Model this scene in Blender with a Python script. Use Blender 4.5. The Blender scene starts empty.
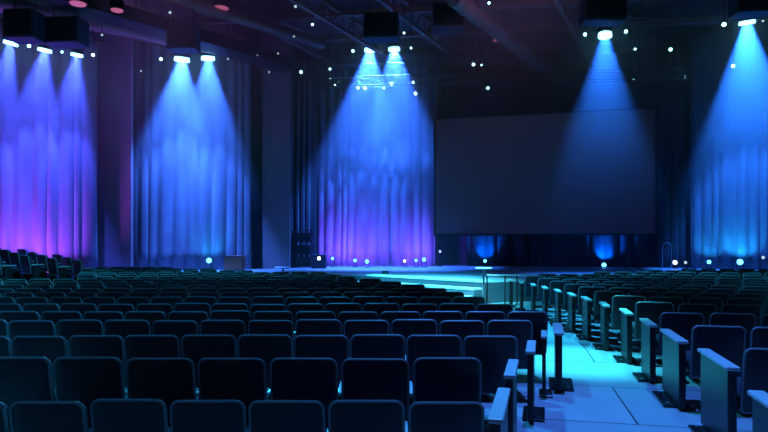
import bpy, bmesh, math, random
from mathutils import Vector, Matrix
R = math.radians
C = bpy.context.scene.collection
random.seed(7)

# ---------------------------------------------------------------- camera, world, exposure
CAMZ, F, HOR = 1.77, 600.0, 242.0
cam_data = bpy.data.cameras.new('camera')
cam_data.sensor_width = 36.0
cam_data.lens = F / 768 * 36
cam_data.shift_y = (HOR - 216) / 768
cam_data.clip_end = 200
camera = bpy.data.objects.new('camera', cam_data)
camera.location = (0, 0, CAMZ)
camera.rotation_euler = (R(90), 0, 0)
C.objects.link(camera)
bpy.context.scene.camera = camera

world = bpy.data.worlds.new('world')
world.use_nodes = True
bpy.context.scene.world = world
world.node_tree.nodes['Background'].inputs[0].default_value = (0.16, 0.11, 0.28, 1)
world.node_tree.nodes['Background'].inputs[1].default_value = 0.065
vs = bpy.context.scene.view_settings
vs.view_transform = 'Standard'; vs.look = 'None'; vs.gamma = 1; vs.use_curve_mapping = False
vs.exposure = 0.0
cy = bpy.context.scene.cycles
cy.max_bounces = 5; cy.diffuse_bounces = 3; cy.glossy_bounces = 2; cy.volume_bounces = 0
cy.sample_clamp_indirect = 4
cy.use_denoising = True

HAZE_DENSITY = 0.125

def P(px, py, Y):
    return Vector(((px - 384) / F * Y, Y, CAMZ - (py - HOR) / F * Y))
def G(px, Y, z=0.0):
    return Vector(((px - 384) / F * Y, Y, z))

def spot(name, loc, target, color, power, angle, blend=0.35, radius=0.08, parent=None):
    l = bpy.data.lights.new(name, 'SPOT')
    l.color = color; l.energy = power; l.spot_size = R(angle); l.spot_blend = blend
    l.shadow_soft_size = radius
    o = bpy.data.objects.new(name, l)
    C.objects.link(o)
    o.location = loc
    d = Vector(target) - Vector(loc)
    o.rotation_euler = d.to_track_quat('-Z', 'Y').to_euler()
    return o

# house spotlights in the rig above the audience, shining on aisle, steps and stage edge; fill added for seats and roof
spot('aisle_light', (2.4, 9.6, 10.4), (2.85, 9.0, 0), (0.05, 0.74, 1.0), 17000, 17, 0.9)
spot('aisle_light', (2.0, 7.0, 9.9), (1.9, 5.2, 0), (0.06, 0.23, 1.0), 5000, 42, 0.9)
spot('aisle_light', (1.0, 15.0, 9.9), (2.9, 13.0, 0), (0.03, 0.55, 1.0), 10000, 34, 0.8)
spot('step_light', (1.2, 12.5, 10.4), (1.2, 18.0, 0.3), (0.08, 0.78, 1.0), 30000, 34, 0.8)
spot('stage_light', (-1.0, 11.0, 10.4), (1.0, 20.5, 0.6), (0.005, 0.42, 1.0), 13000, 26, 0.9)
spot('stage_light', (-6.0, 12.0, 10.4), (-5.0, 22.5, 0.6), (0.01, 0.45, 0.8), 3000, 34, 0.9)
spot('seat_fill', (-4.8, 18.8, 9.9), (-6.3, 12.0, 0.5), (0.02, 0.44, 0.70), 24000, 76, 0.9)  # fill spots added to brighten the seat edges, no such fixtures in view
spot('seat_fill', (7.0, 18.8, 9.9), (8.0, 13.5, 0.5), (0.02, 0.44, 0.70), 22000, 64, 0.9)
spot('seat_fill', (-1.5, 9.0, 9.9), (-1.5, 4.0, 0.5), (0.02, 0.38, 0.9), 3600, 80, 0.9)
spot('seat_fill', (-8.5, 15.5, 9.9), (-9.3, 13.5, 0.5), (0.02, 0.75, 0.85), 5000, 40, 0.9)
spot('seat_fill', (-9.5, 15.5, 9.9), (-10.8, 18.0, 0.8), (0.02, 0.6, 0.85), 3500, 34, 0.9)
spot('roof_fill', (-8.0, 16.5, 9.3), (-6.0, 25.0, 11.2), (0.48, 0.28, 0.75), 260, 90, 0.9)  # purple fill spots added to lift the ceiling steel out of the dark
spot('roof_fill', (4.0, 16.5, 9.3), (4.0, 25.0, 11.2), (0.48, 0.28, 0.75), 260, 90, 0.9)

# ---------------------------------------------------------------- materials
def mat(name, col, rough=0.6, metal=0.0, emit=None, strength=0.0, noise=0.0, nscale=30, spec=0.5, bump=0.0, sheen=0):
    m = bpy.data.materials.new(name); m.use_nodes = True
    nt = m.node_tree; b = nt.nodes['Principled BSDF']
    b.inputs['Base Color'].default_value = (*col, 1)
    b.inputs['Roughness'].default_value = rough
    b.inputs['Metallic'].default_value = metal
    b.inputs['Specular IOR Level'].default_value = spec
    if sheen: b.inputs['Sheen Weight'].default_value = sheen
    if emit:
        b.inputs['Emission Color'].default_value = (*emit, 1)
        b.inputs['Emission Strength'].default_value = strength
    if noise or bump:
        tc = nt.nodes.new('ShaderNodeTexCoord')
        n = nt.nodes.new('ShaderNodeTexNoise'); n.inputs['Scale'].default_value = nscale
        n.inputs['Detail'].default_value = 3
        nt.links.new(tc.outputs['Object'], n.inputs['Vector'])
    if noise:
        mix = nt.nodes.new('ShaderNodeMixRGB')
        mix.inputs[1].default_value = (*[c * (1 - noise) for c in col], 1)
        mix.inputs[2].default_value = (*[min(1, c * (1 + noise)) for c in col], 1)
        nt.links.new(n.outputs['Fac'], mix.inputs[0]); nt.links.new(mix.outputs[0], b.inputs['Base Color'])
    if bump:
        bp = nt.nodes.new('ShaderNodeBump'); bp.inputs['Strength'].default_value = bump
        nt.links.new(n.outputs['Fac'], bp.inputs['Height']); nt.links.new(bp.outputs[0], b.inputs['Normal'])
    return m

M_shell = mat('seat_shell', (0.016, 0.022, 0.036), 0.42, noise=0.25, nscale=9)
M_edge_glint = mat('seat_edge_glint', (0.22, 0.25, 0.28), 0.35, spec=0.7)  # pale against the shell: edge highlight put into the colour
M_fabric = mat('seat_fabric', (0.02, 0.028, 0.045), 0.9, noise=0.3, nscale=120, bump=0.2)
M_metal = mat('dark_metal', (0.02, 0.022, 0.028), 0.4, 0.3, noise=0.2, nscale=20)
M_plate = mat('foot_plate_metal', (0.03, 0.03, 0.035), 0.25, 0.5, noise=0.2)
M_cap = mat('arm_cap', (0.46, 0.50, 0.53), 0.35, noise=0.15, nscale=25)
M_panel = mat('end_panel_laminate', (0.008, 0.010, 0.013), 0.4, noise=0.2, nscale=6)
M_black = mat('rigging_black', (0.008, 0.008, 0.010), 0.6, noise=0.3)
M_truss = mat('truss_metal', (0.10, 0.06, 0.065), 0.5, 0.2, noise=0.2)
M_joist = mat('joist_paint', (0.36, 0.20, 0.20), 0.7, noise=0.2, nscale=4)
M_deck = mat('ceiling_deck', (0.07, 0.04, 0.045), 0.8, noise=0.3, nscale=2)
M_duct = mat('duct_sheet', (0.22, 0.13, 0.13), 0.5, 0.1, noise=0.2, nscale=3)
M_wall = mat('wall_black', (0.012, 0.012, 0.02), 0.9, noise=0.2, nscale=3)
M_wallp = mat('wall_plum', (0.06, 0.02, 0.10), 0.9, noise=0.2, nscale=3)
M_col = mat('column_paint', (0.21, 0.13, 0.15), 0.8, noise=0.1, nscale=2)
M_screen = mat('screen_cloth', (0.38, 0.13, 0.16), 0.95, noise=0.04, nscale=2)
M_white = mat('white_top', (0.8, 0.8, 0.82), 0.5, noise=0.03)
M_chrome = mat('rail_steel', (0.35, 0.38, 0.42), 0.3, 0.8, noise=0.05)
M_crate = mat('crate_board', (0.30, 0.07, 0.03), 0.8, noise=0.3, nscale=10)
M_case = mat('speaker_case', (0.02, 0.022, 0.035), 0.6, noise=0.2)
M_grille = mat('speaker_grille', (0.012, 0.012, 0.016), 0.8, bump=0.6, nscale=200)
M_bank = mat('riser_carpet', (0.02, 0.025, 0.035), 0.95, noise=0.3, nscale=40)

def mat_lens(name, col, s): return mat(name, (0.05, 0.05, 0.05), 0.3, emit=col, strength=s)
L_main = mat_lens('main_lens', (0.22, 0.70, 1.0), 9)
L_small = mat_lens('small_lens', (0.30, 0.75, 1.0), 9)
L_spark = mat_lens('spark_lens', (0.35, 0.85, 1.0), 40)
L_dim = mat_lens('dim_lens', (0.55, 0.75, 0.9), 1.0)
L_pink = mat_lens('pink_lens', (0.55, 0.12, 0.25), 0.8)
L_floor = mat_lens('floor_lens', (0.08, 0.50, 1.0), 6)
L_warm = mat_lens('pale_lens', (0.75, 0.85, 1.0), 4)

def fabric(name, col, col2, sc):
    m = mat(name, col, 0.85, sheen=0.2)
    nt = m.node_tree; b = nt.nodes['Principled BSDF']
    tc = nt.nodes.new('ShaderNodeTexCoord'); mp = nt.nodes.new('ShaderNodeMapping')
    mp.inputs['Scale'].default_value = (sc, sc, 0.12)
    n = nt.nodes.new('ShaderNodeTexNoise'); n.inputs['Scale'].default_value = 2.0; n.inputs['Detail'].default_value = 4
    mix = nt.nodes.new('ShaderNodeMixRGB')
    mix.inputs[1].default_value = (*col, 1); mix.inputs[2].default_value = (*col2, 1)
    nt.links.new(tc.outputs['Object'], mp.inputs[0]); nt.links.new(mp.outputs[0], n.inputs['Vector'])
    nt.links.new(n.outputs['Fac'], mix.inputs[0]); nt.links.new(mix.outputs[0], b.inputs['Base Color'])
    return m
M_curtain = fabric('sheer_curtain', (0.05, 0.046, 0.07), (0.13, 0.122, 0.15), 3.0)
M_drape = fabric('black_velour', (0.006, 0.006, 0.010), (0.018, 0.018, 0.026), 3.0)

def mat_floor():
    m = mat('aisle_floor', (0.5, 0.5, 0.55), 0.38)
    nt = m.node_tree; b = nt.nodes['Principled BSDF']
    tc = nt.nodes.new('ShaderNodeTexCoord'); mp = nt.nodes.new('ShaderNodeMapping')
    mp.inputs['Rotation'].default_value = (0, 0, R(12))
    br = nt.nodes.new('ShaderNodeTexBrick')
    br.offset = 0.5; br.inputs['Scale'].default_value = 1.0
    br.inputs['Brick Width'].default_value = 2.4; br.inputs['Row Height'].default_value = 1.55
    br.inputs['Mortar Size'].default_value = 0.012; br.inputs['Mortar Smooth'].default_value = 0.3
    br.inputs['Color1'].default_value = (0.42, 0.45, 0.52, 1); br.inputs['Color2'].default_value = (0.50, 0.52, 0.58, 1)
    br.inputs['Mortar'].default_value = (0.05, 0.06, 0.08, 1)
    n = nt.nodes.new('ShaderNodeTexNoise'); n.inputs['Scale'].default_value = 1.3; n.inputs['Detail'].default_value = 5
    mx = nt.nodes.new('ShaderNodeMixRGB'); mx.blend_type = 'MULTIPLY'; mx.inputs[0].default_value = 0.35
    nt.links.new(tc.outputs['Object'], mp.inputs[0]); nt.links.new(mp.outputs[0], br.inputs['Vector'])
    nt.links.new(tc.outputs['Object'], n.inputs['Vector'])
    nt.links.new(br.outputs['Color'], mx.inputs[1]); nt.links.new(n.outputs['Fac'], mx.inputs[2])
    nt.links.new(mx.outputs[0], b.inputs['Base Color'])
    return m
M_floor = mat_floor()
M_stage = mat('stage_floor', (0.32, 0.33, 0.38), 0.45, noise=0.12, nscale=1.5)
M_riser_shade = mat('step_riser_shade', (0.13, 0.15, 0.19), 0.6, noise=0.05)  # darker than the treads, shade on the upright faces put into the colour
M_step = mat('step_white', (0.75, 0.77, 0.80), 0.5, noise=0.05)

# ---------------------------------------------------------------- mesh helpers
class MB:
    def __init__(s): s.v = []; s.f = []; s.mi = []
    def add(s, vs_, fs, mi=0, mtx=None):
        b = len(s.v)
        s.v += [(mtx @ Vector(v)) if mtx else Vector(v) for v in vs_]
        s.f += [tuple(i + b for i in f) for f in fs]; s.mi += [mi] * len(fs)
        return s
    def box(s, lo, hi, mi=0, mtx=None, bev=0.0):
        if bev > 0:
            bm = bmesh.new(); bmesh.ops.create_cube(bm, size=1)
            for v in bm.verts:
                v.co = Vector([(lo[i] + hi[i]) / 2 + v.co[i] * (hi[i] - lo[i]) for i in range(3)])
            bmesh.ops.bevel(bm, geom=bm.edges[:], offset=bev, segments=2, affect='EDGES', profile=0.5)
            bm.verts.index_update()
            s.add([v.co.copy() for v in bm.verts], [[v.index for v in f.verts] for f in bm.faces], mi, mtx); bm.free()
            return s
        x0, y0, z0 = lo; x1, y1, z1 = hi
        return s.add([(x0,y0,z0),(x1,y0,z0),(x1,y1,z0),(x0,y1,z0),(x0,y0,z1),(x1,y0,z1),(x1,y1,z1),(x0,y1,z1)],
                     [(0,3,2,1),(4,5,6,7),(0,1,5,4),(1,2,6,5),(2,3,7,6),(3,0,4,7)], mi, mtx)
    def tube(s, pts, r, n=8, closed=False, mi=0, mtx=None):
        pts = [Vector(p) for p in pts]; N = len(pts); vs_ = []; fs = []
        up = None
        for i, p in enumerate(pts):
            a = pts[(i - 1) % N] if (closed or i > 0) else p
            b = pts[(i + 1) % N] if (closed or i < N - 1) else p
            t = (b - a).normalized()
            if up is None:
                up = t.orthogonal().normalized()
            else:
                up = (up - t * up.dot(t))
                up = up.normalized() if up.length > 1e-6 else t.orthogonal().normalized()
            w = t.cross(up)
            for k in range(n):
                an = 2 * math.pi * k / n
                vs_.append(p + up * math.cos(an) * r + w * math.sin(an) * r)
        for i in range(N if closed else N - 1):
            j = (i + 1) % N
            for k in range(n):
                k2 = (k + 1) % n
                fs.append((i*n+k, i*n+k2, j*n+k2, j*n+k))
        if not closed:
            fs.append(tuple(range(n))[::-1]); fs.append(tuple((N-1)*n + k for k in range(n)))
        return s.add(vs_, fs, mi, mtx)
    def lathe(s, prof, n=16, mi=0, mtx=None, cap=True):
        vs_ = []; fs = []
        for (r, z) in prof:
            for k in range(n):
                an = 2*math.pi*k/n; vs_.append((r*math.cos(an), r*math.sin(an), z))
        for i in range(len(prof)-1):
            for k in range(n):
                k2 = (k+1) % n; fs.append((i*n+k, i*n+k2, (i+1)*n+k2, (i+1)*n+k))
        if cap:
            fs.append(tuple(range(n))[::-1]); fs.append(tuple((len(prof)-1)*n+k for k in range(n)))
        return s.add(vs_, fs, mi, mtx)
    def mesh(s, name, mats, smooth=False):
        me = bpy.data.meshes.new(name)
        me.from_pydata([tuple(v) for v in s.v], [], s.f)
        for m in (mats if isinstance(mats, (list, tuple)) else [mats]): me.materials.append(m)
        for p, i in zip(me.polygons, s.mi):
            p.material_index = i; p.use_smooth = smooth
        bm = bmesh.new(); bm.from_mesh(me)
        bmesh.ops.recalc_face_normals(bm, faces=bm.faces[:]); bm.to_mesh(me); bm.free()
        me.update()
        if smooth:
            try: me.set_sharp_from_angle(angle=R(40))
            except Exception: pass
        return me
    def build(s, name, mats, parent=None, smooth=False, loc=None, rotz=None):
        o = bpy.data.objects.new(name, s.mesh(name, mats, smooth)); C.objects.link(o)
        if parent: o.parent = parent
        if loc is not None: o.location = loc
        if rotz is not None: o.rotation_euler = (0, 0, rotz)
        return o

def tag(o, label, cat, group=None, kind=None):
    o['label'] = label; o['category'] = cat
    if group: o['group'] = group
    if kind: o['kind'] = kind
    return o
def thing(name, label, cat, loc=(0,0,0), rotz=0, group=None):
    o = bpy.data.objects.new(name, None); C.objects.link(o); o.empty_display_size = 0.2
    o.location = loc; o.rotation_euler = (0, 0, rotz)
    return tag(o, label, cat, group)
def struct(o): o['kind'] = 'structure'; return o

def round_outline(w, z0, z1, rt, rb, n=5):
    pts = []
    for cx, cz, r, a0 in ((w/2-rt, z1-rt, rt, 0), (-w/2+rt, z1-rt, rt, 90), (-w/2+rb, z0+rb, rb, 180), (w/2-rb, z0+rb, rb, 270)):
        for k in range(n+1):
            a = R(a0 + 90*k/n); pts.append((cx + r*math.cos(a), cz + r*math.sin(a)))
    return pts
def slab(mb, outline, y0, y1, bev, mi=0, mtx=None):
    """rounded upright panel between y0 and y1 with softened edges"""
    cx = sum(p[0] for p in outline)/len(outline); cz = sum(p[1] for p in outline)/len(outline)
    zs = [p[1] for p in outline]; xs = [p[0] for p in outline]
    w = max(xs)-min(xs); h = max(zs)-min(zs)
    rings = []
    for ins, y in ((bev*1.0, y0), (bev*0.3, y0+bev*0.3), (0, y0+bev), (0, y1-bev), (bev*0.3, y1-bev*0.3), (bev, y1)):
        sx = 1-2*ins/w; sz = 1-2*ins/h
        mx = (max(xs)+min(xs))/2; mz = (max(zs)+min(zs))/2
        rings.append([((x-mx)*sx+mx, y, (z-mz)*sz+mz) for x, z in outline])
    n = len(outline); vs_ = [p for r in rings for p in r]; fs = []
    for i in range(len(rings)-1):
        for k in range(n):
            fs.append((i*n+k, i*n+(k+1) % n, (i+1)*n+(k+1) % n, (i+1)*n+k))
    fs.append(tuple(range(n))[::-1]); fs.append(tuple((len(rings)-1)*n+k for k in range(n)))
    mb.add(vs_, fs, mi, mtx)

# ---------------------------------------------------------------- room shell
def wall_strip(name, pts, z0, z1, m, thick=0.25, parent=None):
    mb = MB()
    for (a, b) in zip(pts[:-1], pts[1:]):
        a = Vector((*a, 0)); b = Vector((*b, 0)); d = (b-a).normalized(); nrm = Vector((-d.y, d.x, 0))
        vs_ = []
        for z in (z0, z1):
            for p in (a, b, b+nrm*thick, a+nrm*thick): vs_.append((p.x, p.y, z))
        mb.add(vs_, [(0,3,2,1),(4,5,6,7),(0,1,5,4),(1,2,6,5),(2,3,7,6),(3,0,4,7)])
    return mb.build(name, m, parent)

mb = MB(); mb.box((-24, -4, -0.2), (26, 36, 0.0)); struct(mb.build('floor', M_floor))
CEIL = 11.2
# ribbed metal roof deck
mb = MB()
d27 = R(27)
mb.box((-24, 6, CEIL), (26, 36, CEIL+0.2))
ceil = struct(mb.build('ceiling', M_deck))
BW = [(-24, 17.5), (-11.9, 24.6), (-10.8, 26.6), (-5.0, 28.3), (-4.4, 32.2), (3.6, 32.4), (13.0, 29.6), (24.0, 24.5)]
struct(wall_strip('wall_back', BW[4:], 0, CEIL, M_wallp))
struct(wall_strip('wall_backdrop', BW[:5], 0, CEIL, M_wall))
struct(wall_strip('wall_left', [(-24, -4), (-24, 17.5)], 0, CEIL, M_wall))
struct(wall_strip('wall_right', [(24, 24.5), (24, -4)], 0, CEIL, M_wall))

# columns between curtains
def column(name, px0, px1, Y, rot, depth):
    a = G(px0, Y); b = G(px1, Y); w = (b-a).length
    mb = MB(); mb.box((0, 0, 0), (w, depth, CEIL), bev=0.02)
    mb.box((-0.06, -0.05, 0), (w+0.06, depth, 0.25))
    mb.box((w, 0.0, 0.25), (w+0.34, 0.22, CEIL))
    return struct(mb.build(name, M_col, loc=a, rotz=rot))
column('column_1', 98, 122, 22.9, R(0), 1.0)
column('column_2', 262, 282, 26.2, R(0), 1.0)

# stage: platform with thrust, three steps on its left flank
ST = 0.6
E = [(-24, 17.2), (-15.4, 20.1), (-10.3, 21.8), (-5.5, 23.2), (-0.6, 20.7), (2.85, 17.3), (4.3, 17.9), (8.5, 20.3), (16, 20.6), (24, 19.8)]
B = [(24, 24.4), (13.0, 29.5), (3.6, 32.3), (-4.4, 32.1), (-5.0, 28.2), (-10.8, 26.5), (-11.9, 24.5), (-24, 17.4)]
def prism(poly, z0, z1, name, m, mi=0):
    n = len(poly); mb = MB()
    vs_ = [(x, y, z0) for x, y in poly] + [(x, y, z1) for x, y in poly]
    mb.add(vs_, [tuple(range(n)), tuple(range(n, 2*n))] + [(i, (i+1) % n, n+(i+1) % n, n+i) for i in range(n)])
    return mb.build(name, m)
stage = prism(E + B, 0.0, ST, 'stage_platform', M_stage)
stage.data.materials.append(mat('stage_fascia', (0.06, 0.07, 0.09), 0.6, noise=0.15, nscale=5))
for p_ in stage.data.polygons:
    if abs(p_.normal.z) < .5: p_.material_index = 1
tag(stage, 'wide low blue-lit stage platform in front of the curtains', 'stage', kind='structure')
# steps
sa, sb = Vector((-0.6, 20.7)), Vector((2.85, 17.3))
dn = (sb-sa).normalized(); nn = Vector((dn.y, -dn.x))   # toward the audience
if nn.y > 0: nn = -nn
steps = thing('stage_steps', 'broad white steps lit cyan leading up to the stage', 'steps', (0, 0, 0))
for k in range(2):
    w0, w1 = 0.0, 0.42*(2-k)
    z1 = 0.2*(k+1)
    q = [sa+nn*(0 if k == 0 else 0), sb, sb+nn*w1, sa+nn*w1]
    n = 4; z0 = 0.2*k
    mb = MB(); mb.add([(p.x, p.y, z0) for p in q]+[(p.x, p.y, z1) for p in q],
                      [(0,1,2,3),(4,5,6,7)]+[(i,(i+1) % 4,4+(i+1) % 4,4+i) for i in range(4)])
    mb.build('step', M_riser_shade, steps)
    q = [sa+nn*(w1-.38), sb+nn*(w1-.38), sb+nn*(w1+.02), sa+nn*(w1+.02)]
    mb = MB(); mb.add([(p.x, p.y, z1) for p in q]+[(p.x, p.y, z1+.05) for p in q], [(0,1,2,3),(4,5,6,7)]+[(i,(i+1) % 4,4+(i+1) % 4,4+i) for i in range(4)])
    mb.build('tread', M_step, steps)
q = [sa-nn*0.45, sb-nn*0.45, sb+nn*0.02, sa+nn*0.02]
mb = MB(); mb.add([(p.x, p.y, ST) for p in q]+[(p.x, p.y, ST+0.05) for p in q],
                  [(0,1,2,3),(4,5,6,7)]+[(i,(i+1) % 4,4+(i+1) % 4,4+i) for i in range(4)])
mb.build('nosing', M_step, steps)

# ---------------------------------------------------------------- curtains
def curtain_mesh(pts, z0, z1, m, seed, amp=0.16, period=0.42, name='curtain'):
    rnd = random.Random(seed)
    pts = [Vector(p) for p in pts]
    L = [0]
    for a, b in zip(pts[:-1], pts[1:]): L.append(L[-1]+(b-a).length)
    tot = L[-1]; nx = int(tot/0.045); nz = 14
    # fold profile with irregular spacing
    phase = 0; prof = []; per = period
    for i in range(nx+1):
        if i % 9 == 0: per = period*rnd.uniform(0.6, 1.7); a_ = rnd.uniform(0.35, 1.0)
        phase += 2*math.pi*(tot/nx)/per
        prof.append((phase, a_))
    sm = [sum(prof[min(max(i+k, 0), nx)][1] for k in range(-5, 6))/11 for i in range(nx+1)]
    mb = MB(); vs_ = []
    for j in range(nz+1):
        t = j/nz
        for i in range(nx+1):
            s = tot*i/nx
            k = max(q for q in range(len(L)-1) if L[q] <= s+1e-9)
            d = (pts[k+1]-pts[k]).normalized(); nrm = Vector((-d.y, d.x))
            p = pts[k]+d*(s-L[k])
            ph = prof[i][0]+0.5*math.sin(t*2.3+seed)+0.25*math.sin(s*0.7+t*5)
            w = math.sin(ph); w = math.copysign(abs(w)**0.75, w)
            off = amp*sm[i]*w*(0.55+0.6*(1-t))
            p = p+nrm*off+d*(0.05*math.cos(ph)*(1-t))
            vs_.append((p.x, p.y, z0+(z1-z0)*t))
    W = nx+1
    mb.add(vs_, [(j*W+i, j*W+i+1, (j+1)*W+i+1, (j+1)*W+i) for j in range(nz) for i in range(nx)])
    me = mb.mesh(name, m, True)
    o = bpy.data.objects.new(name, me); C.objects.link(o)
    so = o.modifiers.new('thickness', 'SOLIDIFY'); so.thickness = 0.008
    return o
def g2(px, Y): v = G(px, Y); return (v.x, v.y)
TOP = CEIL - 0.05
CG = 'pale sheer stage curtains'
tag(curtain_mesh([g2(-60, 20.6), g2(96, 22.2)], 0.6, TOP, M_curtain, 1), 'sheer curtain glowing violet to magenta beside the plum column', 'curtain', CG)
tag(curtain_mesh([g2(135, 24.6), g2(250, 25.6)], 0.6, TOP, M_curtain, 2), 'sheer curtain lit blue between the two columns', 'curtain', CG)
tag(curtain_mesh([g2(316, 29.4), g2(436, 28.9)], 0.6, TOP, M_curtain, 3), 'sheer curtain lit blue-violet just beside the blank projection screen', 'curtain', CG)
tag(curtain_mesh([g2(690, 26.6), g2(800, 24.4)], 0.6, TOP, M_curtain, 4), 'sheer blue curtain on the far side of the screen from the aisle steps', 'curtain', CG)
DG = 'black velour drapes'
tag(curtain_mesh([g2(466, 29.4), g2(700, 27.8)], 0.6, 7.3, M_drape, 5, 0.14, 0.6, 'drape'), 'wide black velour drape hanging behind the projection screen', 'drape', DG)
tag(curtain_mesh([g2(127, 24.3), g2(137, 24.5)], 0.6, TOP, M_drape, 6, 0.1, 0.4, 'drape'), 'narrow black drape between the plum column and blue curtain', 'drape', DG)
tag(curtain_mesh([g2(246, 26.9), g2(263, 27.0)], 0.6, TOP, M_drape, 7, 0.1, 0.4, 'drape'), 'narrow black drape between the blue curtain and second column', 'drape', DG)
tag(curtain_mesh([g2(287, 27.4), g2(316, 28.3)], 0.6, TOP, M_drape, 8, 0.1, 0.4, 'drape'), 'black drape between the second column and violet curtain', 'drape', DG)
tag(curtain_mesh([g2(657, 27.6), g2(692, 27.0)], 0.6, TOP, M_drape, 9, 0.1, 0.5, 'drape'), 'black drape filling the gap between screen and blue curtain', 'drape', DG)

# ---------------------------------------------------------------- projection screen
A0, A1 = P(434, 117.5, 26.0), P(657, 108, 23.8)
B0, B1 = P(434, 234, 26.0), P(657, 237, 23.8)
zt = (A0.z+A1.z)/2; zb = (B0.z+B1.z)/2
scr = thing('projection_screen', 'large blank purple-grey projection screen hanging over the stage', 'screen', (A0.x, A0.y, 0), math.atan2(A1.y-A0.y, A1.x-A0.x))
W = (A1.xy-A0.xy).length
mb = MB(); mb.box((0.06, -0.02, zb+0.06), (W-0.06, 0.02, zt-0.06)); mb.build('screen_surface', M_screen, scr)
mb = MB()
for lo, hi in (((0,-0.05,zb),(W,0.06,zb+0.07)), ((0,-0.05,zt-0.07),(W,0.06,zt)), ((0,-0.05,zb+0.07),(0.07,0.06,zt-0.07)), ((W-0.07,-0.05,zb+0.07),(W,0.06,zt-0.07))):
    mb.box(lo, hi)
mb.build('frame', M_case, scr)
for xx in (1.0, W-1.0):
    mb = MB(); mb.tube([(xx, 0, zt-0.02), (xx, 0, CEIL)], 0.02, 6); mb.build('cable', M_black, scr)

# ---------------------------------------------------------------- ceiling steel
dj = Vector((math.sin(d27), math.cos(d27), 0)); dc = Vector((math.cos(d27), -math.sin(d27), 0))
def clip_line(p, d, y0, y1, x0=-23, x1=23):
    t0, t1 = -60, 60
    for c, lo, hi in ((1, y0, y1), (0, x0, x1)):
        if abs(d[c]) > 1e-6:
            a, b = (lo-p[c])/d[c], (hi-p[c])/d[c]
            t0, t1 = max(t0, min(a, b)), min(t1, max(a, b))
    return p+d*t0, p+d*t1
ROOM = [(-23.4, 14), (-23.4, 17.3), (-12.3, 24.0), (-11.2, 26.0), (-5.2, 27.6), (-4.6, 31.6), (3.6, 31.8), (13.0, 29.0), (23.4, 24.1), (23.4, 14)]
def inside(p):
    c = False; n = len(ROOM)
    for i in range(n):
        (x1, y1), (x2, y2) = ROOM[i], ROOM[(i+1) % n]
        if (y1 > p.y) != (y2 > p.y) and p.x < (x2-x1)*(p.y-y1)/(y2-y1)+x1: c = not c
    return c
def clip_room(p, d):
    best = None; run = None
    for i in range(-1000, 1001):
        q = p+d*(i*.05)
        if inside(q):
            run = [run[0], q] if run else [q, q]
            if best is None or (run[1]-run[0]).length > (best[1]-best[0]).length: best = list(run)
        else: run = None
    return best or (p, p)
def lattice(name, label, cat, a, b, depth, width, m, rod, pitch, group, box=False):
    a = Vector(a); b = Vector(b); d = (b-a); L = d.length; d.normalize()
    s = Vector((-d.y, d.x, 0)).normalized(); up = Vector((0, 0, 1))
    t = thing(name, label, cat, a, 0, group)
    lines = [(-width/2, 0), (width/2, 0), (-width/2, depth), (width/2, depth)] if box else [(0, 0), (0, depth)]
    for (x, z) in lines:
        mb = MB()
        if box: mb.tube([s*x+up*z, d*L+s*x+up*z], rod, 6)
        else:
            mt = Matrix(((d.x, s.x, 0, 0), (d.y, s.y, 0, 0), (d.z, s.z, 1, z), (0, 0, 0, 1)))
            mb.box((0, -width/2, -rod), (L, width/2, rod), mtx=mt)
        mb.build('chord', m, t)
    mb = MB(); n = max(2, int(L/pitch))
    for i in range(n):
        p0, p1 = d*(L*i/n), d*(L*(i+1)/n)
        if box:
            for x in (-width/2, width/2):
                q = (p0+s*x, p1+s*x+up*depth) if i % 2 else (p0+s*x+up*depth, p1+s*x)
                mb.tube(q, rod*0.6, 5)
            for z in (0, depth):
                mb.tube((p0-s*width/2+up*z, p1+s*width/2+up*z), rod*0.6, 4)
        else:
            pm = (p0+p1)/2
            mb.tube((p0, pm+up*depth), rod*0.7, 5); mb.tube((pm+up*depth, p1), rod*0.7, 5)
    mb.build('webbing', m, t)
    return t
ordw = ['first','second','third','fourth','fifth','sixth','seventh','eighth','ninth','tenth','eleventh','twelfth','thirteenth','fourteenth','fifteenth','sixteenth','seventeenth','eighteenth','nineteenth','twentieth']
for k, off in enumerate([-21, -18, -15, -12, -9.2, -6.4, -3.6, -0.8, 2.0, 4.8]):
    p = Vector((0, 20, CEIL-0.75))+dc*off
    a, b = clip_room(p, dj)
    if (b-a).length < 3: continue
    lattice('roof_joist', 'purple-grey open-web roof joist, %s counted across from the left wall' % ordw[k], 'roof joist', a, b, 0.68, 0.16, M_joist, 0.05, 1.1, 'parallel roof joists')
for k, off in enumerate([15.5, 18.4, 21.3, 24.2, 27.0, 29.6]):
    a, b = clip_room(Vector((0, off, CEIL-0.14)), Vector((math.cos(R(8)), -math.sin(R(8)), 0)))
    mb = MB(); d = (b-a); L = d.length
    mb.box((0, -0.07, -0.1), (L, 0.07, 0.12)); mb.box((0, -0.14, -0.12), (L, 0.14, -0.09))
    o = mb.build('cross_purlin', M_joist, loc=a, rotz=math.atan2(d.y, d.x))
    tag(o, 'steel purlin crossing under the dark roof deck, %s one back from the seats' % ordw[k], 'purlin', 'cross purlins under the deck')
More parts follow.
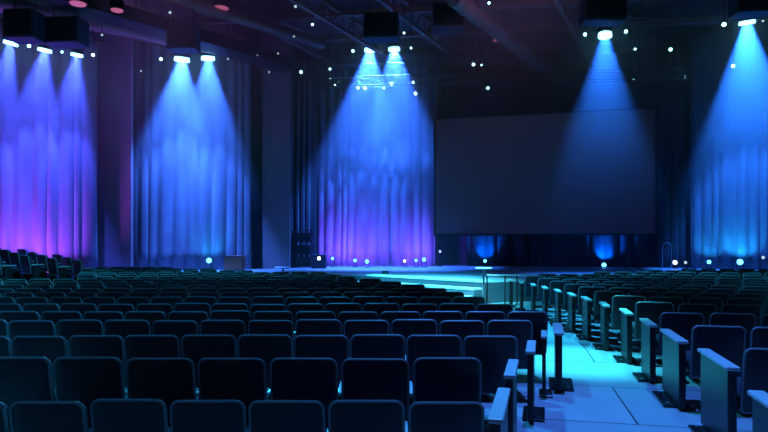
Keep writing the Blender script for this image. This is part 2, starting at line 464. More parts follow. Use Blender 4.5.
# ducts
def duct(a, b, r, label):
    a = Vector(a); b = Vector(b); t = thing('air_duct', label, 'duct', a, 0, 'ceiling air ducts')
    mb = MB(); mb.tube([(0, 0, 0), b-a], r, 20); mb.build('pipe', M_duct, t, True)
    n = int((b-a).length/1.6)
    for i in range(n):
        c = (b-a)*((i+0.5)/n); d = (b-a).normalized()*0.03
        mb = MB(); mb.tube([c-d, c+d], r+0.03, 20); mb.build('joint_band', M_duct, t, True)
    for i in range(0, n, 2):
        c = (b-a)*((i+0.5)/n); mb = MB(); mb.tube([c, (c.x, c.y, CEIL-a.z)], 0.02, 5); mb.build('hanger', M_black, t)
duct((-13.5, 18.0, 9.35), (-5.0, 24.5, 9.35), 0.30, 'round air duct above the plum column')
duct((2.2, 19.0, 9.5), (8.4, 28.6, 9.5), 0.26, 'round air duct running back above the projection screen')
duct((-9.0, 19.0, 10.2), (-2.6, 25.6, 10.2), 0.22, 'slimmer round air duct between the blue and violet beams')
# flat soffit panel that borders the roof over the left curtains
mb = MB(); mb.add([(-14.2, 15.5, 0), (-13, 15.5, 0), (-4.6, 25.6, 0), (-5.2, 26.4, 0), (-14.2, 15.5, .45), (-13, 15.5, .45), (-4.6, 25.6, .45), (-5.2, 26.4, .45)],
                  [(0,1,2,3),(4,5,6,7),(0,1,5,4),(1,2,6,5),(2,3,7,6),(3,0,4,7)])
so = mb.build('ceiling_beam', M_black, loc=(0.9, -0.6, 9.0)); struct(so)

# lighting trusses
TG = 'black lighting trusses'
def rig(label, a, b, s=0.32):
    t = lattice('lighting_truss', label, 'truss', a, b, s, s, M_truss, 0.035, 0.45, TG, box=True)
    a = Vector(a); b = Vector(b)
    for q in (0.12, 0.88):
        c = (b-a)*q; mb = MB(); mb.tube([c+Vector((0, 0, s)), (c.x, c.y, CEIL-a.z-.02)], 0.02, 5); mb.build('hoist_chain', M_black, t)
def up(v, h): return Vector((v.x, v.y, v.z+h))
rig('short truss carrying the three lamps of the violet curtain', up(P(-40, 38, 19.3), .45), up(P(105, 57, 21.1), .45))
rig('truss carrying the two lamps of the curtain between the columns', up(P(150, 56, 23.6), .5), up(P(264, 56, 23.8), .5))
rig('truss carrying the two lamps of the curtain beside the screen', up(P(325, 46, 27.75), .05), up(P(420, 46, 27.75), .05))
rig('truss carrying the lamp whose beam fades over the screen', up(P(572, 34, 21.7), .5), up(P(650, 33, 21.5), .5))
rig('truss carrying the lamp of the curtain past the screen', up(P(712, 20, 22.7), .45), up(P(800, 19, 22.5), .45))
rig('long far truss strung with tiny sparkling lamps above the screen', P(296, 88, 28.2), P(690, 78, 26.0), 0.4)
rig('long truss crossing in front of the ducts at mid ceiling', P(300, 66, 28.4), P(560, 62, 26.8), 0.4)

# ---------------------------------------------------------------- lamps
def orient(o, d): o.rotation_euler = Vector(d).to_track_quat('-Z', 'Y').to_euler()
def hang_to(root, z_top, r=0.018, name='hanger'):
    pass
def stage_lamp(px, py, Y, aim, label, col, power, angle, lensm, rad=0.24, blend=0.5, top=0.58, group='bright stage lamps on the trusses', lit=True):
    p = P(px, py, Y)
    t = thing('stage_lamp', label, 'stage lamp', p, 0, group)
    d = (Vector(aim)-p).normalized()
    q = d.to_track_quat('-Z', 'Y').to_matrix().to_4x4()
    mb = MB(); mb.lathe([(0.002, 0.44), (rad*0.5, 0.44), (rad*0.85, 0.36), (rad*1.05, 0.2), (rad*1.12, 0.0)], 24, mtx=q, cap=False)
    mb.build('housing', M_black, t, True)
    mb = MB(); mb.lathe([(rad*0.3, 0.38), (rad*0.7, 0.32), (rad*0.95, 0.18), (rad*1.02, 0.0), (rad*1.08, -rad*.45)], 24, mtx=q, cap=False); mb.build('lens', lensm, t, True)
    x = rad*1.25
    mb = MB(); mb.tube([q@Vector((-x, 0, .2)), (-x, 0, top*0.9), (x, 0, top*0.9), q@Vector((x, 0, .2))], 0.02, 6)
    mb.build('yoke', M_black, t)
    mb = MB(); mb.box((-0.05, -0.05, top*0.88), (0.05, 0.05, top+0.02)); mb.build('clamp', M_black, t)
    if lit:
        s = spot('stage_lamp_beam', p-d*0.24, aim, col, power, angle, blend, 0.04)
    return t
BLUE2 = (0.02, 0.18, 1.0); VIO = (0.045, 0.085, 1.0); BLUE3 = (0.03, 0.15, 1.0)
stage_lamp(11, 42, 19.9, P(-28, 250, 20.6), 'bright lamp at the near end of the violet curtain truss', VIO, 12000, 34, L_main, 0.2)
stage_lamp(45, 49, 20.4, P(18, 250, 21.3), 'bright middle lamp of three over the violet curtain', VIO, 12500, 38, L_main, 0.2)
stage_lamp(77, 54, 20.8, P(56, 250, 21.6), 'bright lamp over the violet curtain nearest the plum column', VIO, 12000, 36, L_main, 0.18)
stage_lamp(182, 58, 23.3, P(171, 268, 24.3), 'bright blue lamp over the curtain between columns, larger of its pair', (0.04, 0.16, 1.0), 22000, 50, L_main, 0.27)
stage_lamp(208, 57, 23.5, P(214, 268, 24.6), 'bright blue lamp over the curtain between columns, smaller of its pair', (0.04, 0.16, 1.0), 19000, 44, L_main, 0.24)
stage_lamp(370, 49, 27.4, P(359, 262, 28.3), 'bright lamp nearer the columns of the pair over the curtain beside the screen', BLUE3, 40000, 52, L_main, 0.25)
stage_lamp(394, 48, 27.4, P(402, 262, 28.1), 'bright lamp nearer the screen of the pair over the curtain beside it', BLUE3, 40000, 52, L_main, 0.25)
stage_lamp(605, 34, 21.6, P(602, 262, 20.6), 'bright lamp with a short blue beam fading above the screen', BLUE2, 9000, 42, L_main, 0.22, blend=0.6)
stage_lamp(747, 21, 22.6, P(748, 262, 24.6), 'bright lamp over the curtain at the edge past the screen', BLUE2, 29000, 46, L_main, 0.26)

def small_lamp(px, py, Y, size, label, lens=None, top=None, cat='small lamp', grp='small rig lamps'):
    """size: lens width in photo pixels"""
    r = max(0.035, size/2/F*Y); p = P(px, py, Y)
    t = thing('rig_lamp', label, cat, p, 0, grp)
    d = Vector((0-p.x*0.6, -p.y*0.6, -6.5)).normalized()
    q = d.to_track_quat('-Z', 'Y').to_matrix().to_4x4()
    mb = MB(); mb.lathe([(r*0.7, r*2.6), (r*1.15, r*2.0), (r*1.2, 0.0)], 12, mtx=q); mb.build('housing', M_black, t, True)
    mb = MB(); mb.lathe([(r*1.05, 0.0), (r*0.8, -r*0.5), (r*0.3, -r*0.75)], 12, mtx=q); mb.build('lens', lens or L_small, t, True)
    tz = (top if top is not None else CEIL)-p.z
    mb = MB(); mb.tube([(0, 0, r*1.2), (0, 0, tz)], 0.015, 5); mb.build('hanger', M_black, t)
    return t
SL = [
 (29,46,19.5,3.2,'small lamp between the first two lamps of the violet curtain truss',L_small),
 (62,52,20.1,1.6,'tiny lamp between second and third lamps of the violet curtain truss',L_small),
 (93,55,20.5,3.0,'small lamp at the column end of the violet curtain truss',L_small),
 (102,35,20.6,1.5,'dim lamp under a dark fitting above the plum column',L_dim),
 (170,12.5,21.5,2.6,'small lamp high above the box over the blue curtain',L_dim),
 (136,29,21.5,1.2,'faint tiny lamp between the ducts above the plum column',L_dim),
 (141,71,23.5,1.3,'faint tiny lamp in front of the narrow black drape',L_dim),
 (161,59,22.3,3.0,'small lamp beside the larger lamp over the blue curtain',L_small),
 (228,59,22.4,1.8,'small lamp beside the smaller lamp over the blue curtain',L_dim),
 (257,55.5,23.5,1.5,'faint lamp over the second column near the dark beam',L_dim),
 (278,53.5,23.5,1.0,'faintest lamp above the second column',L_dim),
 (295.5,6.5,21.4,2.8,'small lamp near the roof deck before the slim duct',L_dim),
 (312.5,24.5,22.6,2.4,'small lamp on the slim duct side of the violet beam',L_small),
 (294,36.5,23.4,2.0,'small pale lamp under the slim duct above the dark beam',L_dim),
 (269,72,25.2,2.0,'small pale lamp above the top of the second column',L_dim),
 (301,72,25.4,3.0,'small cyan lamp above the gap after the second column',L_small),
 (330,69,25.3,2.3,'small lamp above a tinier one beside the violet beam',L_small),
 (330,78,28.0,1.2,'tiny lamp under another one beside the violet beam',L_small),
 (353,51,23.2,2.8,'small lamp on the column side of the pair beside the screen',L_small),
 (404,33,22.4,2.0,'small lamp above the pair of lamps beside the screen',L_small),
 (411,48,23.2,2.2,'small lamp on the screen side of the pair beside the screen',L_small),
 (458,3.5,21.3,2.4,'small lamp just above the dark hanging box near the duct',L_small),
 (489,3,21.3,2.4,'small cyan lamp high beside the pink lamp',L_small),
 (473,14,22.0,2.6,'small pink lamp near the roof above the screen',L_pink),
 (473.5,64.5,24.8,3.0,'brighter of two neighbouring lamps above the screen corner',L_small),
 (481.5,65,24.8,1.8,'fainter of two neighbouring lamps above the screen corner',L_small),
 (488,88,27.8,3.0,'small cyan lamp hanging just over the screen top',L_small),
 (585,34.5,21.7,3.2,'small lamp on the aisle side of the fading beam lamp',L_small),
 (626,31.5,21.6,3.2,'small lamp on the far side of the fading beam lamp',L_small),
 (635,49,23.0,2.2,'small lamp below the truss past the fading beam',L_small),
 (670.5,49.5,23.0,3.2,'lone bright small lamp between the two right-hand beams',L_small),
 (634,79,26.6,1.5,'tiny lamp on the far truss above the screen corner',L_small),
 (685,77,26.2,2.2,'small lamp at the end of the far truss past the screen',L_small),
 (733,66,22.8,2.4,'small cyan lamp inside the beam over the far blue curtain',L_spark),
 (724,24.5,20.1,3.8,'small bright lamp beside the main lamp past the screen',L_small),
 (763,21,20.0,2.0,'faint lamp at the outer end of the truss past the screen',L_dim),
]
for px, py, Y, s, lab, ln in SL: small_lamp(px, py, Y, s, lab, ln)
# sparkling lamps along the far truss
SPK = [(335,85,1.2),(358,88,1.6),(365,88,2.2),(384,88,1.4),(391.5,84,2.4),(409,84,1.6),(413,82.5,1.6),(415.5,93.5,2.0)]
for k, (px, py, s) in enumerate(SPK):
    small_lamp(px, py, 28.0, s*1.25, 'tiny sparkling lamp on the far truss in the violet beam, %s along toward the screen' % ordw[k], L_spark, grp='sparkling lamps on the far truss', top=P(px, py, 28.4).z+0.5)
# pink downlights in the roof
for px, py, s, lab in ((78,3.5,16,'pink ceiling downlight nearest the left wall'),(117,10,12,'pink ceiling downlight over the violet curtain lamps'),(221,8,15,'pink ceiling downlight above the blue curtain pair'),(497,40,8,'dim pink downlight over the middle of the rig')):
    Y = 17.2 if px < 200 else (CEIL-0.9-CAMZ)*F/(HOR-py); p = P(px, py, Y); r = s/2/F*Y
    t = thing('ceiling_downlight', lab, 'downlight', p, 0, 'pink ceiling downlights')
    mb = MB(); mb.lathe([(r*0.5, 0.35), (r*1.1, 0.25), (r*1.12, 0.0), (r, 0.0)], 20); mb.build('housing', M_black, t, True)
    mb = MB(); mb.lathe([(r, 0.01), (r*0.9, -0.03), (r*0.3, -0.05)], 20); mb.build('lens', L_pink, t, True)
    mb = MB(); mb.tube([(0, 0, .3), (0, 0, CEIL-p.z-.01)], 0.03, 6); mb.build('hanger', M_black, t)

# dark hanging boxes above the lamps
HB = [(2,33,8,37,17.8,'dark hanging box above the first violet curtain lamp'),
      (40,78,16,42,18.6,'dark hanging box over the violet curtain lamps beside the pink downlight'),
      (166,195,22,48,20.6,'dark hanging box above the larger blue curtain lamp'),
      (363,398,12,37,21.0,'dark hanging box above the lamp pair beside the screen'),
      (434,464,1,27,20.6,'dark hanging box below the small lamps near the pink one'),
      (585,627,-6,20,20.2,'dark hanging box above the fading beam lamp'),
      (739,775,-8,11,19.2,'dark hanging box above the lamp past the screen')]
for x0, x1, y0, y1, Y, lab in HB:
    a, b = P(x0, y1, Y), P(x1, y0, Y); w = b.x-a.x; h = b.z-a.z
    t = thing('hanging_speaker', lab, 'speaker', ((a.x+b.x)/2, Y, a.z), R(random.uniform(-6, 6)), 'dark boxes hung from the roof')
    mb = MB(); mb.box((-w/2, 0, 0), (w/2, 0.7, h), bev=0.03); mb.build('cabinet', M_case, t)
    mb = MB(); mb.box((-w/2+.05, -0.025, 0.05), (w/2-.05, 0.01, h-.05), bev=0.01); mb.build('grille', M_grille, t)
    for sx in (-1, 1):
        mb = MB(); mb.tube([(sx*w*.35, .35, h-.02), (sx*w*.35, .35, CEIL-a.z)], 0.02, 5); mb.build('cable', M_black, t)

# ---------------------------------------------------------------- floor uplights at the curtains
def uplight(px, py, Y, size, label, col, power, angle, aim, lens=None, glow=True, grp='floor uplights along the curtains', z0=ST):
    p = P(px, py, Y); r = max(0.06, size/2/F*Y)
    t = thing('floor_uplight', label, 'floor light', (p.x, p.y, z0), 0, grp)
    zc = p.z-z0
    d = (Vector((-p.x*0.85, -p.y, 2.0))).normalized()
    q = Matrix.Translation((0, 0, zc)) @ d.to_track_quat('Z', 'Y').to_matrix().to_4x4()
    mb = MB(); mb.lathe([(r*.7, -r*1.8), (r*1.2, -r*1.5), (r*1.2, 0)], 16, mtx=q); mb.build('housing', M_black, t, True)
    mb = MB(); mb.lathe([(r*1.05, 0), (r*.8, r*.3), (r*.2, r*.4)], 16, mtx=q); mb.build('lens', lens or L_floor, t, True)
    mb = MB(); mb.box((-r, -r, 0), (r, r, 0.03)); 
    mb.tube([(-r*1.3, 0, 0.02), (-r*1.3, 0, zc), ], 0.015, 5); mb.tube([(r*1.3, 0, 0.02), (r*1.3, 0, zc)], 0.015, 5)
    mb.tube([(-r*1.3, 0, zc), (r*1.3, 0, zc)], 0.012, 5)
    mb.box((-r*1.4, -.03, 0), (r*1.4, .03, .03)); mb.build('stand', M_black, t)
    if power:
        spot('floor_uplight_beam', (p.x, p.y+0.12, p.z+r+0.15), aim, col, power, angle, 0.7, 0.05)
CY = (0.01, 0.42, 1.0); VUP = (0.13, 0.05, 1.0)
uplight(209, 260.5, 24.3, 5, 'brightest floor light in front of the blue curtain between columns', CY, 110, 110, P(209, 235, 25.3))
uplight(313, 259, 27.0, 2.6, 'smaller floor light beside the dark case past the second column', CY, 0, 60, (0,0,0), L_warm)
uplight(332.5, 258.5, 28.0, 2.6, 'faint floor light at the column end of the violet curtain', VUP, 620, 120, P(335, 246, 29.0))
uplight(355, 260.5, 27.8, 3.0, 'dim blue floor light second along the violet curtain', VUP, 620, 120, P(355, 246, 29.0))
uplight(367, 261.5, 27.6, 3.6, 'blue floor light at the middle of the violet curtain', VUP, 620, 120, P(367, 246, 29.0))
uplight(404.5, 261, 27.6, 2.4, 'pale floor light past the middle of the violet curtain', VUP, 620, 120, P(404, 246, 29.0), L_warm)
uplight(416, 260.5, 27.6, 2.2, 'fainter floor light between two others near the screen', CY, 0, 70, P(416, 120, 29.2))
uplight(424, 259.5, 27.6, 3.6, 'bright blue floor light at the screen end of the violet curtain', VUP, 620, 120, P(424, 246, 29.0))
uplight(440, 251.5, 28.6, 1.2, 'tiny pinkish lamp before the plum wall under the screen corner', CY, 0, 70, (0,0,0), L_dim)
uplight(485, 261, 28.6, 3.0, 'floor light throwing a blue fan on the black drape behind the round table', (0.0, 0.12, 1.0), 500, 110, P(485, 246, 29.3))
uplight(604, 265, 27.9, 4.2, 'floor light throwing a blue fan on the drape below the screen', (0.0, 0.12, 1.0), 600, 110, P(605, 248, 28.4))
uplight(675, 262.5, 26.4, 4.0, 'white floor light beside the arched frame', CY, 30, 60, P(675, 200, 27), L_warm)
uplight(685.5, 262.5, 26.2, 2.2, 'fainter pale floor light just before the far blue curtain', CY, 0, 60, (0,0,0), L_dim)
uplight(709, 262, 25.4, 3.6, 'smaller cyan floor light in front of the far blue curtain', CY, 120, 110, P(711, 235, 26.2))
uplight(740, 262, 24.8, 5.4, 'brightest floor light in front of the far blue curtain', CY, 260, 110, P(742, 235, 25.6))
uplight(763, 257.5, 24.2, 1.4, 'tiny floor light at the outer edge of the far blue curtain', CY, 0, 70, (0,0,0), L_dim)
# magenta footlights behind the raised side seats
MAG = (0.32, 0.06, 1.0)
for k, px in enumerate((-20, 12, 44, 76)):
    Y = 20.0+k*0.4; p = G(px, Y, ST)
    t = thing('footlight', 'magenta footlight behind the raised side seats, %s from the wall end of the violet curtain' % ordw[k], 'footlight', p, 0, 'magenta footlights')
    mb = MB(); mb.box((-.25, -.1, 0), (.25, .1, .12), bev=.02); mb.build('housing', M_black, t)
    mb = MB(); mb.box((-.22, -.07, .12), (.22, .09, .14)); mb.build('lens', mat_lens('magenta_lens', (0.7, 0.1, 1.0), 3), t)
    if k < 3: spot('footlight_beam', (p.x, p.y, ST+.2), (p.x, p.y+1.6, 4.6), (MAG if k < 3 else VIO), 700 if k < 3 else 260, 120, 0.9)

# ---------------------------------------------------------------- things on the stage
p = G(233, 23.9, ST)
t = thing('crate', 'brown box standing at the edge of the blue curtain', 'box', p)
w = 18/F*23.9/2
mb = MB(); mb.box((-w, 0, 0), (w, .6, .62), bev=.015); mb.build('box_body', M_crate, t)
for z in (0.02, .57):
    mb = MB(); mb.box((-w-.015, -.015, z), (w+.015, .02, z+.05)); mb.build('edging', M_case, t)
# equipment rack and case
t = thing('equipment_rack', 'tall dark equipment rack in the gap past the second column', 'rack', G(303, 27.2, ST))
mb = MB()
for sx in (-.42, .42):
    for sy in (-.25, .25): mb.box((sx-.03, sy-.03, 0), (sx+.03, sy+.03, 1.7))
for z in (0.05, .6, 1.15, 1.67): mb.box((-.45, -.28, z), (.45, .28, z+.04))
mb.build('frame', M_case, t)
for z in (.1, .65, 1.2):
    mb = MB(); mb.box((-.36, -.2, z), (.36, .22, z+.38), bev=.02); mb.build('device', M_black, t)
t = thing('flight_case', 'dark case with one glowing pale light beside the violet curtain', 'case', G(319.5, 26.6, ST))
mb = MB(); mb.box((-.3, -.2, 0), (.3, .2, .62), bev=.02); mb.build('case_body', M_case, t)
mb = MB(); mb.box((-.06, -.225, .38), (.06, -.19, .52)); mb.build('pale_lamp', L_warm, t)
# arched frame
t = thing('arched_frame', 'thin arched metal frame standing beside the white floor light', 'frame', G(667, 26.9, ST))
pts = [(-.2, 0, 0), (-.2, 0, .95)] + [(-.2+.2*(1-math.cos(R(a))), 0, .95+.2*math.sin(R(a))) for a in (30, 60, 90, 120, 150)] + [(.2, 0, .95), (.2, 0, 0)]
mb = MB(); mb.tube(pts, .02, 6); mb.box((-.26, -.12, 0), (-.14, .12, .03)); mb.box((.14, -.12, 0), (.26, .12, .03)); mb.build('pipe', M_chrome, t)
# low wall-side dark tables
t = thing('monitor_wedge', 'small dark wedge monitor on the stage before the violet curtain', 'monitor', G(385, 21.6, ST)); t.scale = (.45,.45,.45)
mb = MB(); mb.add([(-.3,-.2,0),(.3,-.2,0),(.3,.25,0),(-.3,.25,0),(-.3,0.05,.3),(.3,.05,.3),(.3,.25,.3),(-.3,.25,.3)],
                  [(0,3,2,1),(4,5,6,7),(0,1,5,4),(1,2,6,5),(2,3,7,6),(3,0,4,7)]); mb.build('wedge', M_case, t)
mb = MB(); mb.add([(-.26,-.19,.03),(.26,-.19,.03),(.26,.025,.27),(-.26,.025,.27),(-.26,-.2,.04),(.26,-.2,.04),(.26,.015,.28),(-.26,.015,.28)],
                  [(0,3,2,1),(4,5,6,7),(0,1,5,4),(1,2,6,5),(2,3,7,6),(3,0,4,7)]); mb.build('grille', M_grille, t)
t = thing('standing_lamp_disc', 'small flat white dish on the stage behind the far seats of the left block', 'dish', G(283, 24.2, ST))
mb = MB(); mb.lathe([(.3, .12), (.34, .15), (.3, .17)], 20); mb.build('dish', M_white, t, True)
mb = MB(); mb.lathe([(.1, 0), (.04, .03), (.04, .13)], 12); mb.build('foot', M_case, t, True)
# round white table at the top of the steps
t = thing('round_table', 'round white-topped pedestal table at the end of the stage steps', 'table', G(483.5, 16.6, 0))
H = P(483.5, 267.5, 16.6).z
mb = MB(); mb.lathe([(.20, H-.035), (.235, H-.02), (.235, H-.005), (.22, H)], 28); mb.build('table_top', M_white, t, True)
mb = MB(); mb.lathe([(.03, .04), (.03, H-.03)], 12); mb.build('pedestal', M_chrome, t, True)
mb = MB(); mb.lathe([(.2, 0), (.19, .02), (.05, .05)], 24); mb.build('base', M_chrome, t, True)
spot('table_light', (3.0, 12.5, 9.6), (2.75, 16.6, 1.0), (0.45, 0.75, 1.0), 3500, 7, 0.8)

# handrail before the stage
t = thing('handrail', 'thin steel handrail between the steps and the far end of the aisle', 'handrail', (0, 0, 0))
rp = [G(487, 17.0), G(505, 16.9), G(517, 16.9), G(532, 16.8), G(548, 16.8), G(566, 16.7), G(590, 16.7)]
mb = MB(); mb.tube([up(p, .83) for p in rp], .022, 8); mb.build('top_rail', M_chrome, t, True)
for p in rp[:6]:
    mb = MB(); mb.tube([p, up(p, .83)], .022, 8); mb.lathe([(.06, 0), (.06, .015)], 12, mtx=Matrix.Translation(p)); mb.build('post', M_metal, t, True)

# ---------------------------------------------------------------- seats
PIT = 0.53
TILT = R(9)
def back_mtx():
    # hinge at z .40; the top-back edge ends at local y = 0
    return Matrix.Translation((0, 0.085, 0.36)) @ Matrix.Rotation(TILT, 4, 'X') @ Matrix.Translation((0, 0, -0.36))
def shell_bm(mb, n=5, mi=0):
    slab(mb, round_outline(0.485, 0.36, 0.905, 0.055, 0.03, n), -0.022, 0.022, 0.012, mi, back_mtx())
def edge_glint_bm(mb, n=5, mi=0, k=6):  # thin piping added round the back to draw the lit edge
    o = round_outline(0.492, 0.357, 0.910, 0.058, 0.032, n)
    mb.tube([(x, -0.014, z) for x, z in o], 0.011, k, True, mi, back_mtx())
def pad_bm(mb, n=4, mi=0):
    slab(mb, round_outline(0.45, 0.42, 0.88, 0.06, 0.04, n), 0.02, 0.085, 0.025, mi, back_mtx())
def seat_bm(mb, mi=0):
    # folding cushion, half tipped up
    m = Matrix.Translation((0, 0.17, 0.43)) @ Matrix.Rotation(R(12), 4, 'X')
    mb.box((-0.225, -0.02, -0.05), (0.225, 0.40, 0.05), mi, m, 0.03)
def leg_bm(mb, mi=0):
    x = PIT/2
    mb.box((x-0.018, 0.12, 0.02), (x+0.018, 0.34, 0.60), mi)
    mb.box((x-0.05, 0.0, 0.0), (x+0.05, 0.46, 0.022), mi)
def arm_bm(mb, mi=0):
    x = PIT/2
    mb.box((x-0.024, 0.06, 0.60), (x+0.024, 0.46, 0.635), mi, None, 0.012)
def bracket_bm(mb, mi=0):
    mb.box((-PIT/2, 0.20, 0.34), (PIT/2, 0.25, 0.37), mi)

meshes = {}
for nm, fn, m, sm in (('backrest', shell_bm, M_shell, True), ('rim', edge_glint_bm, M_edge_glint, True), ('cushion', pad_bm, M_fabric, True),
                      ('seat', seat_bm, M_fabric, True), ('leg', leg_bm, M_metal, False), ('armrest', arm_bm, M_cap, True), ('support_bar', bracket_bm, M_metal, False)):
    b_ = MB(); fn(b_); meshes[nm] = b_.mesh(nm, m, sm)
b_ = MB(); shell_bm(b_, 3, 0); edge_glint_bm(b_, 3, 1, 5); pad_bm(b_, 2, 2); seat_bm(b_, 2); leg_bm(b_, 3); arm_bm(b_, 4); bracket_bm(b_, 3)
far_mesh = b_.mesh('theater_seat', [M_shell, M_edge_glint, M_fabric, M_metal, M_cap], True)
b_ = MB(); shell_bm(b_, 3, 0); edge_glint_bm(b_, 3, 1, 5); pad_bm(b_, 2, 2); seat_bm(b_, 2); leg_bm(b_, 3); bracket_bm(b_, 3)
far_mesh_noarm = b_.mesh('theater_seat', [M_shell, M_edge_glint, M_fabric, M_metal, M_cap], True)

SEATS = []     # (x, y, z, rot, scale, label, group, has_arm)
def ordn(n):
    tens = {2: 'twent', 3: 'thirt'}
    if n <= 20: return ordw[n-1]
    return tens[n//10]+('ieth' if n % 10 == 0 else 'y-'+ordw[n % 10-1])
ROWS = [ # Y of back, X of right end, pitch, scale, left px limit
 (3.62, .615, .480, .90), (4.48, .74, .536, 1), (5.56, 1.246, .522, 1), (6.65, 1.66, .53, 1), (7.5, 2.06, .53, 1), (8.4, 1.82, .53, 1),
 (9.5, 1.61, .53, 1), (10.4, 1.40, .53, 1), (11.3, 1.2, .54, 1), (12.2, .85, .54, 1), (13.1, .4, .54, 1), (14.1, -.05, .55, 1),
 (15.1, -.7, .55, 1), (16.2, -1.1, .55, 1), (17.3, -1.6, .55, 1), (18.5, -4.0, .55, 1), (19.7, -5.5, .55, 1), (20.9, -7.3, .55, 1)]
for r, (Y, xe, pit, sc) in enumerate(ROWS):
    lim = -0.665 if Y < 14.5 else -0.487
    n = 0; x = xe-pit/2; drift = random.uniform(-.05, .05)
    while x > lim*Y-0.1:
        n += 1
        lab = "dark theater seat, %s from the aisle in the left block's %s row from the camera" % (ordn(n), ordn(r+1))
        bend = -0.0012*(x-1.0)**2 if r > 5 else 0.0
        SEATS.append((x, Y+bend+random.uniform(-.012, .012), 0, R(random.uniform(-1.2, 1.2)), sc*random.uniform(.992, 1.008), lab, 'seats of the left block', not (n == 1 and r < 5)))
        x -= pit
# right block, rows turned toward the stage
RA = R(12)
RR = [(3.3, 2.36), (4.94, 2.87), (6.25, 3.11), (7.45, 3.34), (8.65, 3.54), (9.7, 3.60), (10.7, 3.66), (11.6, 3.67), (12.5, 3.66), (13.4, 3.62), (14.3, 3.58), (15.3, 3.52), (16.4, 4.1), (17.5, 6.0), (18.6, 8.0), (19.6, 9.6)]
for r, (Y, xe) in enumerate(RR):
    ra = RA if r < 12 else R(8); pit = .56; n = 0
    if r >= 12: pit = .58
    x = xe+0.05+pit/2*math.cos(ra); y = Y-0.02-pit/2*math.sin(ra)
    while x < 0.66*y+.1:
        n += 1
        lab = "dark theater seat, %s from the aisle in the right block's %s row from the camera" % (ordn(n), ordn(r+1))
        SEATS.append((x, y+random.uniform(-.012, .012), 0, -ra+R(random.uniform(-1.2, 1.2)), random.uniform(.992, 1.008), lab, 'seats of the right block', True))
        x += pit*math.cos(ra); y -= pit*math.sin(ra)
# raised bank along the left wall, turned toward the stage, stepping up to the wall
BK = R(30)
bu = Vector((math.cos(BK), -math.sin(BK), 0)); bv = Vector((math.sin(BK), math.cos(BK), 0))
riser = MB()
def ordn2(n): return ordn(n)
for k in range(9):
    n = 0
    for j in range(26):
        p = Vector((-9.75, 20.6, 0))-bu*(j*.56)-bv*(k*.85)
        if p.y > 21.0+(p.x+9.8)*0.36 or p.x > -0.492*p.y-.28 or p.x < -0.675*p.y or p.y < 14.7: continue
        n += 1
        zz = round(max(0.04, 0.20+(-9.9-p.x)*.185)/.09)*.09
        lab = "dark seat on the raised side bank, %s in its %s row down from the curtain" % (ordn(n), ordn(k+1))
        SEATS.append((p.x, p.y, zz, -BK, 1.0, lab, 'seats of the raised side bank', True))
        m_ = Matrix.Translation(p) @ Matrix.Rotation(-BK, 4, 'Z')
        riser.box((-.28, -.2, 0), (.28, .75, zz), mtx=m_)
print('SEATS', len(SEATS))
tag(riser.build('seating_riser', M_bank), 'dark stepped riser carrying the side bank of seats', 'riser', kind='structure')

SEATS.sort(key=lambda s: s[1])
def place_full(s):
    x, y, z, rz, sc, lab, grp, arm = s
    t = thing('theater_seat', lab, 'seat', (x, y, z), rz, grp); t.scale = (sc,)*3
    back = None
    for nm in ('backrest', 'cushion', 'seat', 'support_bar', 'leg', 'armrest'):
        if nm in ('armrest', 'leg') and not arm: continue
        o = bpy.data.objects.new(nm, meshes[nm]); C.objects.link(o); o.parent = t
        if nm == 'backrest': back = o
    o = bpy.data.objects.new('rim', meshes['rim']); C.objects.link(o); o.parent = back
NEAR = 12.0
LIMIT = 300
for i, s in enumerate(SEATS[:LIMIT]):
    if s[1] < NEAR: place_full(s)
    else:
        o = bpy.data.objects.new('theater_seat', far_mesh if s[7] else far_mesh_noarm); C.objects.link(o)
        o.location = s[:3]; o.rotation_euler = (0, 0, s[3]); o.scale = (s[4],)*3
        tag(o, s[5], 'seat', s[6])
if len(SEATS) > LIMIT:
    mb = MB(); base_v = [v.co.copy() for v in far_mesh.vertices]; base_f = [tuple(p.vertices) for p in far_mesh.polygons]; mis = [p.material_index for p in far_mesh.polygons]
    for s in SEATS[LIMIT:]:
        mtx = Matrix.Translation(s[:3]) @ Matrix.Rotation(s[3], 4, 'Z') @ Matrix.Scale(s[4], 4)
        b0 = len(mb.v); mb.v += [mtx @ v for v in base_v]; mb.f += [tuple(i+b0 for i in f) for f in base_f]; mb.mi += mis
    tag(mb.build('distant_seating', [M_shell, M_edge_glint, M_fabric, M_metal, M_cap], smooth=True), 'last distant rows of dark seats just before the stage', 'seating', kind='stuff')

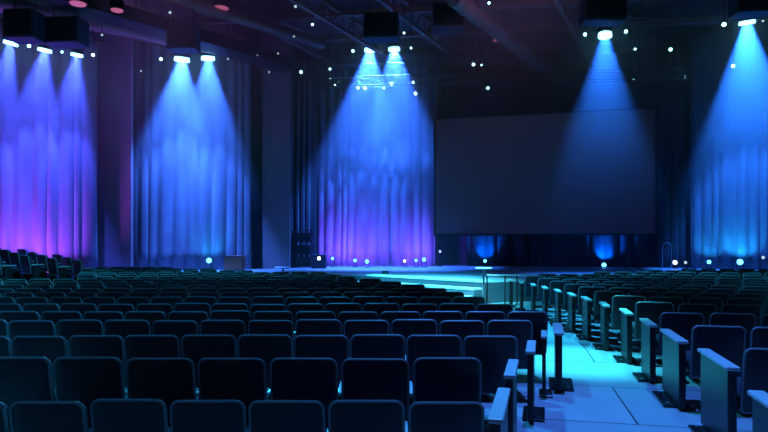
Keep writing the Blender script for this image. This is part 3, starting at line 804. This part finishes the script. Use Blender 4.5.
# ---------------------------------------------------------------- end panels beside the aisle
b_ = MB(); b_.box((-0.035, 0.0, 0.03), (0.035, 0.78, 0.71), bev=0.01); pm_ = b_.mesh('panel', M_panel, False)
b_ = MB(); b_.box((-0.055, -0.03, 0.71), (0.055, 0.82, 0.745), bev=0.012); cm_ = b_.mesh('arm_cap', M_cap, False)
b_ = MB(); b_.box((-0.16, 0.12, 0.0), (0.10, 0.72, 0.028), bev=0.008); fm_ = b_.mesh('foot_plate', M_plate, False)
b_ = MB()
b_.lathe([(.02, .026), (.02, .04)], 8)
bo_ = b_.mesh('bolt', M_chrome, False)
def end_panel(x, y, rz, lab, grp, L=1.0, H=1.0, flip=1, w=1.0):
    t = thing('end_panel', lab, 'end panel', (x, y, 0), rz, grp); t.scale = (w*flip, L, H)
    for nm, me in (('panel', pm_), ('arm_cap', cm_), ('foot_plate', fm_)):
        o = bpy.data.objects.new(nm, me); C.objects.link(o); o.parent = t
        if nm == 'foot_plate':
            for yy in (.2, .64):
                q = bpy.data.objects.new('bolt', bo_); C.objects.link(q); q.parent = o; q.location = (-.1, yy, 0)
for r, (Y, xe) in enumerate(RR[:12]):
    end_panel(xe, Y, -R(14) if r < 6 else -R(10), "dark end panel with cyan-lit cap closing the right block's %s row" % ordn(r+1), 'end panels of the right block', L=1.08 if r < 3 else .8)
for k, (x, y) in enumerate(((3.42, 16.1),)):
    end_panel(x, y, -R(8), "farthest dark end panel beside the aisle, in front of the handrail", 'end panels of the right block', L=.7)
for r, (x, y, L, w) in enumerate(((.67, 3.6, .95, .85), (1.0, 4.78, .8, .85), (1.42, 5.82, .8, .85), (1.80, 6.75, .55, .6), (2.04, 7.0, 1.05, 1.1))):
    end_panel(x, y, -R(15), "dark end panel with lit cap closing the left block's %s row" % ordn(r+1), 'end panels of the left block', L=L, flip=-1, w=w, H=.96)

# ---------------------------------------------------------------- haze
mb = MB(); mb.box((-23.5, 19.3, 0.61), (23.5, 33.0, CEIL-0.01))
hz = bpy.data.materials.new('haze'); hz.use_nodes = True
nt = hz.node_tree; nt.nodes.clear()
out = nt.nodes.new('ShaderNodeOutputMaterial'); vsn = nt.nodes.new('ShaderNodeVolumeScatter')
vsn.inputs['Density'].default_value = HAZE_DENSITY; vsn.inputs['Color'].default_value = (0.9, 0.9, 1, 1); vsn.inputs['Anisotropy'].default_value = 0.0
nt.links.new(vsn.outputs[0], out.inputs['Volume'])
tc = nt.nodes.new('ShaderNodeTexCoord'); sp_ = nt.nodes.new('ShaderNodeSeparateXYZ'); mr = nt.nodes.new('ShaderNodeMapRange')
mr.interpolation_type = 'SMOOTHSTEP'
mr.inputs['From Min'].default_value = 2.5; mr.inputs['From Max'].default_value = 10.2
mr.inputs['To Min'].default_value = HAZE_DENSITY*0.04; mr.inputs['To Max'].default_value = HAZE_DENSITY
nt.links.new(tc.outputs['Object'], sp_.inputs[0]); nt.links.new(sp_.outputs['Z'], mr.inputs['Value']); nt.links.new(mr.outputs[0], vsn.inputs['Density'])
tag(mb.build('haze', hz), 'thin stage haze that makes the blue beams visible', 'haze', kind='stuff')
